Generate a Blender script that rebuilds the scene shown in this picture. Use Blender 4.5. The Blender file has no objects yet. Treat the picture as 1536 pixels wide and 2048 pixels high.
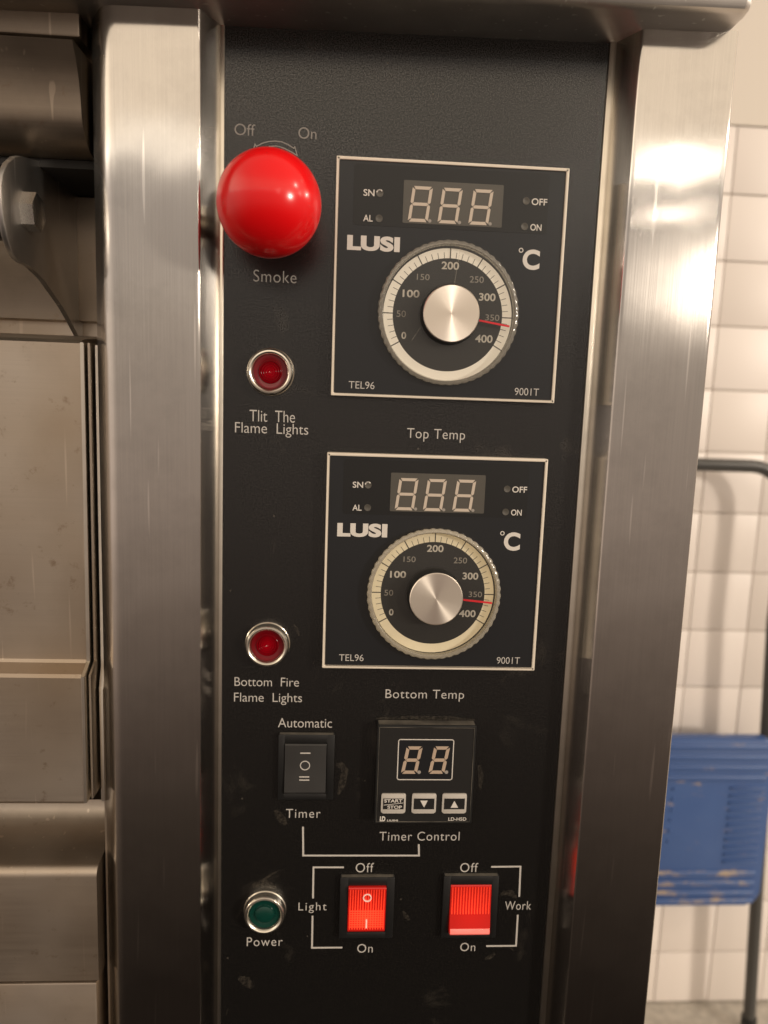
import bpy, bmesh, math, random
from mathutils import Vector, Matrix
random.seed(7)
MM = 0.001
scene = bpy.context.scene
col = scene.collection

# ---------------------------------------------------------------- camera
# world axes in millimetres about the centre of the upper temperature controller:
# x right along the panel, z up, panel front plane y = 0, "d" = distance in front of it (y = -d)
F = 1535.68
CM = Matrix(((0.997618, -0.059523, 0.034857), (0.025733, -0.147706, -0.988697), (0.063999, 0.987239, -0.145822)))
CC = Vector((-45.0865, -333.943, -48.6526))
cam_data = bpy.data.cameras.new('camera')
cam = bpy.data.objects.new('camera', cam_data)
col.objects.link(cam)
cam_data.sensor_fit = 'HORIZONTAL'
cam_data.sensor_width = 36.0
cam_data.lens = F / 1536 * 36.0
cam_data.clip_start = 0.01
cam_data.clip_end = 60
rt, dn, fw = CM[0], CM[1], CM[2]
m = Matrix(((rt[0], -dn[0], -fw[0], CC[0] * MM), (rt[1], -dn[1], -fw[1], CC[1] * MM), (rt[2], -dn[2], -fw[2], CC[2] * MM), (0, 0, 0, 1)))
cam.matrix_world = m
cam_data.dof.use_dof = True
cam_data.dof.focus_distance = 0.335
cam_data.dof.aperture_fstop = 12.5
scene.camera = cam

# ---------------------------------------------------------------- world: the dim warm kitchen the steel mirrors
world = bpy.data.worlds.new('World')
scene.world = world
world.use_nodes = True
wn, wl = world.node_tree.nodes, world.node_tree.links
wn.clear()
wo = wn.new('ShaderNodeOutputWorld'); bg = wn.new('ShaderNodeBackground')
tc = wn.new('ShaderNodeTexCoord'); sep = wn.new('ShaderNodeSeparateXYZ')
ramp = wn.new('ShaderNodeValToRGB'); mr = wn.new('ShaderNodeMapRange')
nz = wn.new('ShaderNodeTexNoise'); mp = wn.new('ShaderNodeMapping'); ad = wn.new('ShaderNodeMath')
wl.new(tc.outputs['Generated'], sep.inputs[0])
wl.new(tc.outputs['Generated'], mp.inputs[0])
mp.inputs['Scale'].default_value = (1.2, 1.2, 5.0)
nz.inputs['Scale'].default_value = 1.6; nz.inputs['Detail'].default_value = 3
wl.new(mp.outputs[0], nz.inputs['Vector'])
ad.operation = 'MULTIPLY_ADD'; ad.inputs[1].default_value = 0.09
wl.new(nz.outputs[0], ad.inputs[0]); wl.new(sep.outputs['Z'], ad.inputs[2])
mr.inputs['From Min'].default_value = -0.955; mr.inputs['From Max'].default_value = 1.045
wl.new(ad.outputs[0], mr.inputs['Value']); wl.new(mr.outputs[0], ramp.inputs[0])
cr = ramp.color_ramp
stops = [(0.0, (.010, .007, .006)), (.18, (.018, .013, .010)), (.24, (.042, .031, .024)), (.30, (.092, .068, .054)), (.36, (.19, .146, .118)), (.435, (.34, .272, .225)),
         (.54, (.42, .352, .295)), (.622, (.46, .40, .35)), (.634, (1.8, 1.6, 1.36)), (.648, (1.08, .90, .70)), (.76, (1.08, .89, .68)), (.84, (.62, .51, .40)), (1.0, (.42, .35, .28))]
while len(cr.elements) < len(stops): cr.elements.new(.5)
for e, (p, c) in zip(cr.elements, stops): e.position = p; e.color = (*c, 1)
wl.new(ramp.outputs[0], bg.inputs[0])
az = wn.new('ShaderNodeMapRange'); az.inputs['From Min'].default_value = -.92; az.inputs['From Max'].default_value = -.6; az.inputs['To Min'].default_value = 2.3; az.inputs['To Max'].default_value = 1.2
wl.new(sep.outputs['X'], az.inputs['Value']); wl.new(az.outputs[0], bg.inputs[1])
wl.new(bg.outputs[0], wo.inputs[0])

# ---------------------------------------------------------------- lamps: the kitchen's ceiling downlights, where the red ball mirrors them
def lamp(x, y, z, watts, radius=.05, c=(1, .88, .74)):
    l = bpy.data.lights.new('ceiling_downlight', 'POINT'); l.energy = watts; l.shadow_soft_size = radius; l.color = c
    o = bpy.data.objects.new('ceiling_downlight', l); o.location = (x, y, z); col.objects.link(o)
lamp(1.87, -4.28, 1.35, 11, .05)
lamp(2.37, -5.40, 1.37, 8, .05)
lamp(2.20, -0.95, 1.43, 30, .08)
lamp(7.50, -6.30, 1.43, 1900, .45)
lamp(4.50, -1.20, 1.43, 24, .08)
lamp(4.50, 0.30, 1.43, 100)

scene.view_settings.view_transform = 'Standard'
scene.view_settings.look = 'None'
scene.view_settings.exposure = 0.12
scene.view_settings.gamma = 1.0
scene.render.engine = 'CYCLES'

# ---------------------------------------------------------------- photo pixel -> point on the plane d mm in front of the panel
def P(u, v, d=0.0):
    r = CM.transposed() @ Vector(((u - 768) / F, (v - 1024) / F, 1))
    q = CC + r * ((-d - CC[1]) / r[1])
    return q[0], q[2]
def PX(u, v, x):                      # the same on a plane x = const: gives (d, z)
    r = CM.transposed() @ Vector(((u - 768) / F, (v - 1024) / F, 1))
    q = CC + r * ((x - CC[0]) / r[0])
    return -q[1], q[2]

# ---------------------------------------------------------------- materials
MAT = {}
def nodes(name):
    mt = bpy.data.materials.new(name); mt.use_nodes = True; MAT[name] = mt
    return mt, mt.node_tree.nodes, mt.node_tree.links, mt.node_tree.nodes['Principled BSDF']
def plain(name, c, rough=.5, metal=0, emit=None, es=0, coat=0, spec=.5, bump=0, bscale=400, var=0):
    mt, n, l, b = nodes(name)
    b.inputs['Base Color'].default_value = (*c, 1); b.inputs['Roughness'].default_value = rough
    b.inputs['Metallic'].default_value = metal; b.inputs['Coat Weight'].default_value = coat
    b.inputs['Coat Roughness'].default_value = .08
    b.inputs['Specular IOR Level'].default_value = spec
    if emit: b.inputs['Emission Color'].default_value = (*emit, 1); b.inputs['Emission Strength'].default_value = es
    t = n.new('ShaderNodeTexCoord')
    if bump:
        z = n.new('ShaderNodeTexNoise'); z.inputs['Scale'].default_value = bscale; z.inputs['Detail'].default_value = 3
        bp = n.new('ShaderNodeBump'); bp.inputs['Strength'].default_value = bump; bp.inputs['Distance'].default_value = .0003
        l.new(t.outputs['Object'], z.inputs['Vector']); l.new(z.outputs[0], bp.inputs['Height']); l.new(bp.outputs[0], b.inputs['Normal'])
    if var:
        z = n.new('ShaderNodeTexNoise'); z.inputs['Scale'].default_value = 60; z.inputs['Detail'].default_value = 6
        r = n.new('ShaderNodeValToRGB'); r.color_ramp.elements[0].position = .35; r.color_ramp.elements[1].position = .7
        r.color_ramp.elements[0].color = (*[k * (1 - var) for k in c], 1); r.color_ramp.elements[1].color = (*c, 1)
        l.new(t.outputs['Object'], z.inputs['Vector']); l.new(z.outputs[0], r.inputs[0]); l.new(r.outputs[0], b.inputs['Base Color'])
    return mt
def steel(name, c=(.62, .585, .545), rough=.30, aniso=.8, tang=(0, 0, 1), stain=0.0, grain=(2500, 2500, 25), wavy=0, tint=None):
    mt, n, l, b = nodes(name)
    b.inputs['Metallic'].default_value = 1; b.inputs['Anisotropic'].default_value = aniso
    t = n.new('ShaderNodeTexCoord')
    cx = n.new('ShaderNodeCombineXYZ')
    for i in range(3): cx.inputs[i].default_value = tang[i]
    l.new(cx.outputs[0], b.inputs['Tangent'])
    mp = n.new('ShaderNodeMapping'); mp.inputs['Scale'].default_value = grain
    l.new(t.outputs['Object'], mp.inputs[0])
    g = n.new('ShaderNodeTexNoise'); g.inputs['Scale'].default_value = 1; g.inputs['Detail'].default_value = 3
    l.new(mp.outputs[0], g.inputs['Vector'])
    s = n.new('ShaderNodeTexNoise'); s.inputs['Scale'].default_value = 22; s.inputs['Detail'].default_value = 5
    l.new(t.outputs['Object'], s.inputs['Vector'])
    # roughness: grain + greasy smudges
    m1 = n.new('ShaderNodeMath'); m1.operation = 'MULTIPLY_ADD'; m1.inputs[1].default_value = .28 * rough; m1.inputs[2].default_value = rough * .58
    l.new(g.outputs[0], m1.inputs[0])
    m2 = n.new('ShaderNodeMath'); m2.operation = 'MULTIPLY_ADD'; m2.inputs[1].default_value = .55 * rough
    l.new(s.outputs[0], m2.inputs[0]); l.new(m1.outputs[0], m2.inputs[2]); l.new(m2.outputs[0], b.inputs['Roughness'])
    # colour: slight grain, stains
    r = n.new('ShaderNodeMix'); r.data_type = 'RGBA'
    r.inputs[6].default_value = (*[k * .90 for k in c], 1); r.inputs[7].default_value = (*[min(1, k * 1.06) for k in c], 1)
    l.new(g.outputs[0], r.inputs[0])
    out = r.outputs[2]
    gm = n.new('ShaderNodeTexNoise'); gm.inputs['Scale'].default_value = 38; gm.inputs['Detail'].default_value = 7; gm.inputs['Roughness'].default_value = .65; l.new(t.outputs['Object'], gm.inputs['Vector'])
    gmr = n.new('ShaderNodeMapRange'); gmr.inputs['From Min'].default_value = .48; gmr.inputs['From Max'].default_value = .78; gmr.inputs['To Max'].default_value = .35; l.new(gm.outputs[0], gmr.inputs['Value'])
    gx = n.new('ShaderNodeMix'); gx.data_type = 'RGBA'; gx.inputs[7].default_value = (*[k * .55 for k in c], 1); l.new(gmr.outputs[0], gx.inputs[0]); l.new(out, gx.inputs[6]); out = gx.outputs[2]
    sm_ = n.new('ShaderNodeMapping'); sm_.inputs['Scale'].default_value = (420, 420, 16); sm_.inputs['Rotation'].default_value = (0, .12, 0); l.new(t.outputs['Object'], sm_.inputs[0])
    sn_ = n.new('ShaderNodeTexNoise'); sn_.inputs['Scale'].default_value = 1; sn_.inputs['Detail'].default_value = 0; l.new(sm_.outputs[0], sn_.inputs['Vector'])
    sr_ = n.new('ShaderNodeMapRange'); sr_.inputs['From Min'].default_value = .76; sr_.inputs['From Max'].default_value = .82; sr_.inputs['To Max'].default_value = .6; l.new(sn_.outputs[0], sr_.inputs['Value'])
    sx_ = n.new('ShaderNodeMix'); sx_.data_type = 'RGBA'; sx_.inputs[7].default_value = (*[min(1, k * 1.7) for k in c], 1); l.new(sr_.outputs[0], sx_.inputs[0]); l.new(out, sx_.inputs[6]); out = sx_.outputs[2]
    if tint:
        v = n.new('ShaderNodeTexNoise'); v.inputs['Scale'].default_value = 9; v.inputs['Detail'].default_value = 3; l.new(t.outputs['Object'], v.inputs['Vector'])
        rr = n.new('ShaderNodeMapRange'); rr.inputs['From Min'].default_value = .4; rr.inputs['From Max'].default_value = .65; l.new(v.outputs[0], rr.inputs['Value'])
        mx = n.new('ShaderNodeMix'); mx.data_type = 'RGBA'; mx.inputs[7].default_value = (*tint, 1)
        l.new(rr.outputs[0], mx.inputs[0]); l.new(out, mx.inputs[6]); out = mx.outputs[2]
    if stain:
        v = n.new('ShaderNodeTexNoise'); v.inputs['Scale'].default_value = 130; v.inputs['Detail'].default_value = 8; v.inputs['Roughness'].default_value = .7
        l.new(t.outputs['Object'], v.inputs['Vector'])
        rr = n.new('ShaderNodeMapRange'); rr.inputs['From Min'].default_value = .60; rr.inputs['From Max'].default_value = .76
        rr.inputs['To Max'].default_value = stain
        l.new(v.outputs[0], rr.inputs['Value'])
        mx = n.new('ShaderNodeMix'); mx.data_type = 'RGBA'; mx.inputs[7].default_value = (.20, .115, .055, 1)
        l.new(rr.outputs[0], mx.inputs[0]); l.new(out, mx.inputs[6]); out = mx.outputs[2]
    l.new(out, b.inputs['Base Color'])
    bp = n.new('ShaderNodeBump'); bp.inputs['Strength'].default_value = .05; bp.inputs['Distance'].default_value = .0002
    l.new(g.outputs[0], bp.inputs['Height']); l.new(bp.outputs[0], b.inputs['Normal'])
    if wavy:
        wv = n.new('ShaderNodeTexNoise'); wv.inputs['Scale'].default_value = 30; wv.inputs['Detail'].default_value = 1; l.new(t.outputs['Object'], wv.inputs['Vector'])
        b2 = n.new('ShaderNodeBump'); b2.inputs['Strength'].default_value = wavy; b2.inputs['Distance'].default_value = .003
        l.new(wv.outputs[0], b2.inputs['Height']); l.new(b2.outputs[0], bp.inputs['Normal'])
    return mt
steel('brushed_steel', tang=(1, 0, 0), rough=.155, aniso=1.0, c=(.53, .50, .465), wavy=.06)
steel('door_steel', rough=.42, aniso=.35, tang=(0, 0, 1), stain=.6, grain=(25, 2500, 2500), c=(.55, .485, .415), tint=(.45, .36, .27))
steel('shaded_steel', rough=.40, aniso=.3, tang=(0, 0, 1), stain=.5, grain=(25, 2500, 2500), c=(.29, .24, .19))  # darker door steel: shade at header and in recess put into the colour
steel('ledge_steel', rough=.34, aniso=.5, tang=(0, 1, 0), grain=(25, 2500, 2500))
steel('bracket_steel', rough=.36, aniso=.2, c=(.60, .58, .555))
steel('bolt_steel', rough=.26, aniso=0, c=(.78, .75, .70))
steel('chrome_ring', rough=.24, aniso=0, c=(.74, .69, .60), grain=(300, 300, 300))
plain('bright_edge', (.80, .74, .64), .28, 1, var=.15)
# spun aluminium cap: tangent runs round the axis
mt, n, l, b = nodes('spun_aluminium')
b.inputs['Metallic'].default_value = 1; b.inputs['Base Color'].default_value = (.88, .80, .70, 1); b.inputs['Anisotropic'].default_value = .85; b.inputs['Roughness'].default_value = .36
tg = n.new('ShaderNodeTangent'); tg.direction_type = 'RADIAL'; tg.axis = 'Y'; l.new(tg.outputs[0], b.inputs['Tangent'])
# black powder coat with dust and smudges
mt, n, l, b = nodes('black_powder_coat')
t = n.new('ShaderNodeTexCoord')
z = n.new('ShaderNodeTexNoise'); z.inputs['Scale'].default_value = 1900; z.inputs['Detail'].default_value = 2
l.new(t.outputs['Object'], z.inputs['Vector'])
bp = n.new('ShaderNodeBump'); bp.inputs['Strength'].default_value = .11; bp.inputs['Distance'].default_value = .0003
l.new(z.outputs[0], bp.inputs['Height']); l.new(bp.outputs[0], b.inputs['Normal'])
dn_ = n.new('ShaderNodeTexNoise'); dn_.inputs['Scale'].default_value = 28; dn_.inputs['Detail'].default_value = 9; dn_.inputs['Roughness'].default_value = .62; dn_.inputs['Distortion'].default_value = .6
l.new(t.outputs['Object'], dn_.inputs['Vector'])
rr = n.new('ShaderNodeMapRange'); rr.inputs['From Min'].default_value = .60; rr.inputs['From Max'].default_value = .80; rr.inputs['To Max'].default_value = .25
l.new(dn_.outputs[0], rr.inputs['Value'])
sp = n.new('ShaderNodeTexVoronoi'); sp.inputs['Scale'].default_value = 160; l.new(t.outputs['Object'], sp.inputs['Vector'])
sr = n.new('ShaderNodeMapRange'); sr.inputs['From Min'].default_value = .09; sr.inputs['From Max'].default_value = .05; sr.inputs['To Max'].default_value = .35
l.new(sp.outputs['Distance'], sr.inputs['Value'])
sc_ = n.new('ShaderNodeSeparateColor'); l.new(sp.outputs['Color'], sc_.inputs[0])
th = n.new('ShaderNodeMath'); th.operation = 'GREATER_THAN'; th.inputs[1].default_value = .86; l.new(sc_.outputs[0], th.inputs[0])
sm = n.new('ShaderNodeMath'); sm.operation = 'MULTIPLY'; l.new(sr.outputs[0], sm.inputs[0]); l.new(th.outputs[0], sm.inputs[1])
mxm = n.new('ShaderNodeMath'); mxm.operation = 'MAXIMUM'; l.new(rr.outputs[0], mxm.inputs[0]); l.new(sm.outputs[0], mxm.inputs[1])
mx = n.new('ShaderNodeMix'); mx.data_type = 'RGBA'; mx.inputs[6].default_value = (.0045, .0042, .004, 1); mx.inputs[7].default_value = (.14, .12, .095, 1)
gn = n.new('ShaderNodeTexNoise'); gn.inputs['Scale'].default_value = 2100; gn.inputs['Detail'].default_value = 1; l.new(t.outputs['Object'], gn.inputs['Vector'])
gr = n.new('ShaderNodeMapRange'); gr.inputs['From Min'].default_value = .56; gr.inputs['From Max'].default_value = .78; gr.inputs['To Max'].default_value = .15; l.new(gn.outputs[0], gr.inputs['Value'])
mg = n.new('ShaderNodeMath'); mg.operation = 'MAXIMUM'; l.new(mxm.outputs[0], mg.inputs[0]); l.new(gr.outputs[0], mg.inputs[1])
gs = n.new('ShaderNodeMapRange'); gs.inputs['From Min'].default_value = .36; gs.inputs['From Max'].default_value = .66; gs.inputs['To Min'].default_value = .26; gs.inputs['To Max'].default_value = 1.15; l.new(gn.outputs[0], gs.inputs['Value']); l.new(gs.outputs[0], b.inputs['Specular IOR Level'])
l.new(mg.outputs[0], mx.inputs[0]); l.new(mx.outputs[2], b.inputs['Base Color'])
b.inputs['Roughness'].default_value = .25; b.inputs['Specular IOR Level'].default_value = .85
plain('black_plastic', (.012, .012, .012), .38, var=.3, bump=.15)
plain('dust_and_glint', (.17, .15, .12), .8, var=.85)  # dust on the switch tops; also the timer's painted edge glint
plain('controller_face', (.011, .0118, .0135), .30, bump=.05, bscale=1800)
plain('controller_window', (.006, .006, .006), .36)
plain('dial_print_black', (.016, .015, .015), .5)
plain('display_filter', (.085, .078, .066), .30, var=.12)
plain('timer_face', (.018, .0175, .017), .20, coat=.3)
plain('led_segment', (.52, .44, .36), .5)
plain('led_segment_bright', (.42, .32, .24), .5)
plain('led_dot', (.30, .27, .24), .5)
plain('off_white_plastic', (.74, .66, .55), .45, var=.10)
plain('dial_white', (.90, .87, .82), .5)
plain('dial_yellowed', (.88, .80, .62), .5, var=.12)
plain('print_grey', (.50, .47, .435), .55)
plain('print_white', (.62, .58, .53), .55)
plain('print_dim', (.26, .24, .22), .55)
plain('tick_black', (.02, .02, .02), .6)
plain('pointer_red', (.62, .02, .03), .35)
plain('ball_red', (.74, .005, .007), .21, coat=.06, bump=.03, bscale=160, spec=.42)
plain('red_lens', (.14, .001, .004), .14, emit=(.8, .0, .01), es=.06, coat=.15)
plain('green_lens', (.002, .036, .026), .25, coat=.4)
plain('rocker_grey', (.036, .035, .034), .40, var=.25, bump=.1)
plain('rocker_red', (.62, .035, .016), .30, emit=(1.0, .06, .02), es=.8, coat=.3)
plain('rocker_red_shaded', (.50, .012, .008), .30, emit=(.8, .012, .006), es=.30, coat=.3)  # darker copy of the rib red: shade between ribs put into colour and glow
plain('rocker_highlight', (.70, .18, .15), .12, emit=(1, .12, .09), es=.42, coat=.8)  # painted highlight: the ceiling's reflection put into colour and glow
plain('rocker_mark', (.80, .62, .55), .5, emit=(1, .45, .35), es=.12)
plain('button_silver', (.52, .48, .43), .45, var=.2)
plain('blue_paint', (.032, .080, .235), .38)
plain('tube_steel', (.07, .068, .065), .25, .3)
plain('cream_paint', (.62, .56, .49), .6)
plain('grout', (.62, .53, .44), .85)
plain('tile_glaze', (.72, .655, .61), .42)
mt = MAT['tile_glaze']; n, l = mt.node_tree.nodes, mt.node_tree.links; b = n['Principled BSDF']
oi = n.new('ShaderNodeObjectInfo'); mx = n.new('ShaderNodeMix'); mx.data_type = 'RGBA'; mx.inputs[6].default_value = (.66, .595, .545, 1); mx.inputs[7].default_value = (.76, .695, .65, 1)
l.new(oi.outputs['Random'], mx.inputs[0]); l.new(mx.outputs[2], b.inputs['Base Color'])
plain('floor_tile', (.50, .46, .40), .5, var=.3)
plain('cavity_shade', (.02, .018, .016), .8)  # near black: the shade of the recess put into the colour
# worn blue paint
for nm_, lo, hi in (('blue_paint', .60, .68), ('blue_worn', .50, .60)):
    if nm_ not in MAT: plain(nm_, (.032, .080, .235), .38)
    mt = MAT[nm_]; n, l = mt.node_tree.nodes, mt.node_tree.links; b = n['Principled BSDF']
    t = n.new('ShaderNodeTexCoord'); z = n.new('ShaderNodeTexNoise'); z.inputs['Scale'].default_value = 34; z.inputs['Detail'].default_value = 9; z.inputs['Roughness'].default_value = .72
    mp = n.new('ShaderNodeMapping'); mp.inputs['Scale'].default_value = (.6, 1, 1.6)
    gp = n.new('ShaderNodeNewGeometry'); l.new(gp.outputs['Position'], mp.inputs[0]); l.new(mp.outputs[0], z.inputs['Vector'])
    r = n.new('ShaderNodeMapRange'); r.inputs['From Min'].default_value = lo; r.inputs['From Max'].default_value = hi; l.new(z.outputs[0], r.inputs['Value'])
    z2 = n.new('ShaderNodeTexNoise'); z2.inputs['Scale'].default_value = 9; l.new(t.outputs['Object'], z2.inputs['Vector'])
    mb_ = n.new('ShaderNodeMix'); mb_.data_type = 'RGBA'; mb_.inputs[6].default_value = (.024, .062, .20, 1); mb_.inputs[7].default_value = (.050, .105, .26, 1); l.new(z2.outputs[0], mb_.inputs[0])
    mx = n.new('ShaderNodeMix'); mx.data_type = 'RGBA'; mx.inputs[7].default_value = (.30, .23, .17, 1)
    l.new(mb_.outputs[2], mx.inputs[6]); l.new(r.outputs[0], mx.inputs[0]); l.new(mx.outputs[2], b.inputs['Base Color'])
# lit rockers: a neon lamp glows behind the middle of the red lens
for nm_, lo, hi in (('rocker_red', .45, 1.15), ('rocker_red_shaded', .07, .26)):
    mt = MAT[nm_]; n, l = mt.node_tree.nodes, mt.node_tree.links; b = n['Principled BSDF']
    t = n.new('ShaderNodeTexCoord'); ln = n.new('ShaderNodeVectorMath'); ln.operation = 'LENGTH'
    of = n.new('ShaderNodeVectorMath'); of.operation = 'ADD'; of.inputs[1].default_value = (0, 0, .004); l.new(t.outputs['Object'], of.inputs[0]); l.new(of.outputs[0], ln.inputs[0])
    r = n.new('ShaderNodeMapRange'); r.inputs['From Min'].default_value = .002; r.inputs['From Max'].default_value = .014; r.inputs['To Min'].default_value = hi; r.inputs['To Max'].default_value = lo
    l.new(ln.outputs['Value'], r.inputs['Value']); l.new(r.outputs[0], b.inputs['Emission Strength'])
mt = MAT['red_lens']; n, l = mt.node_tree.nodes, mt.node_tree.links; b = n['Principled BSDF']  # unlit lens: its bright centre is painted in as a faint glow
t = n.new('ShaderNodeTexCoord'); ln = n.new('ShaderNodeVectorMath'); ln.operation = 'LENGTH'; l.new(t.outputs['Object'], ln.inputs[0])
r = n.new('ShaderNodeMapRange'); r.inputs['From Min'].default_value = .001; r.inputs['From Max'].default_value = .0052; r.inputs['To Min'].default_value = .16; r.inputs['To Max'].default_value = .0
l.new(ln.outputs['Value'], r.inputs['Value']); l.new(r.outputs[0], b.inputs['Emission Strength'])
# dried splashes and dust smears: thin film, broken up by noise
mt = bpy.data.materials.new('dust_film'); mt.use_nodes = True; MAT['dust_film'] = mt
n, l = mt.node_tree.nodes, mt.node_tree.links; b = n['Principled BSDF']; b.inputs['Base Color'].default_value = (.30, .25, .19, 1); b.inputs['Roughness'].default_value = .9
t = n.new('ShaderNodeTexCoord'); z = n.new('ShaderNodeTexNoise'); z.inputs['Scale'].default_value = 700; z.inputs['Detail'].default_value = 6; l.new(t.outputs['Object'], z.inputs['Vector'])
r = n.new('ShaderNodeMapRange'); r.inputs['From Min'].default_value = .34; r.inputs['From Max'].default_value = .80; r.inputs['To Max'].default_value = .15; l.new(z.outputs[0], r.inputs['Value']); l.new(r.outputs[0], b.inputs['Alpha'])
def clear(name, milk, rough, tint=(.95, .94, .90)):
    mt = bpy.data.materials.new(name); mt.use_nodes = True; MAT[name] = mt
    n, l = mt.node_tree.nodes, mt.node_tree.links; n.clear()
    o = n.new('ShaderNodeOutputMaterial'); tr = n.new('ShaderNodeBsdfTransparent'); gl = n.new('ShaderNodeBsdfGlossy'); df = n.new('ShaderNodeBsdfDiffuse')
    tr.inputs[0].default_value = (*tint, 1); gl.inputs['Roughness'].default_value = rough; df.inputs[0].default_value = (.72, .67, .58, 1)
    lw = n.new('ShaderNodeLayerWeight'); lw.inputs['Blend'].default_value = .5
    pw = n.new('ShaderNodeMath'); pw.operation = 'POWER'; pw.inputs[1].default_value = 4; l.new(lw.outputs['Facing'], pw.inputs[0])
    fr = n.new('ShaderNodeMath'); fr.operation = 'MULTIPLY_ADD'; fr.inputs[1].default_value = .7; fr.inputs[2].default_value = .05; l.new(pw.outputs[0], fr.inputs[0])
    a = n.new('ShaderNodeMixShader'); c = n.new('ShaderNodeMixShader'); a.inputs[0].default_value = milk
    l.new(tr.outputs[0], a.inputs[1]); l.new(df.outputs[0], a.inputs[2])
    l.new(fr.outputs[0], c.inputs[0]); l.new(a.outputs[0], c.inputs[1]); l.new(gl.outputs[0], c.inputs[2]); l.new(c.outputs[0], o.inputs[0])
clear('clear_disc', .015, .10)
clear('clear_rim', .16, .10, (.96, .95, .92))
clear('yellowed_rim', .30, .14, (.95, .90, .76))

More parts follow.
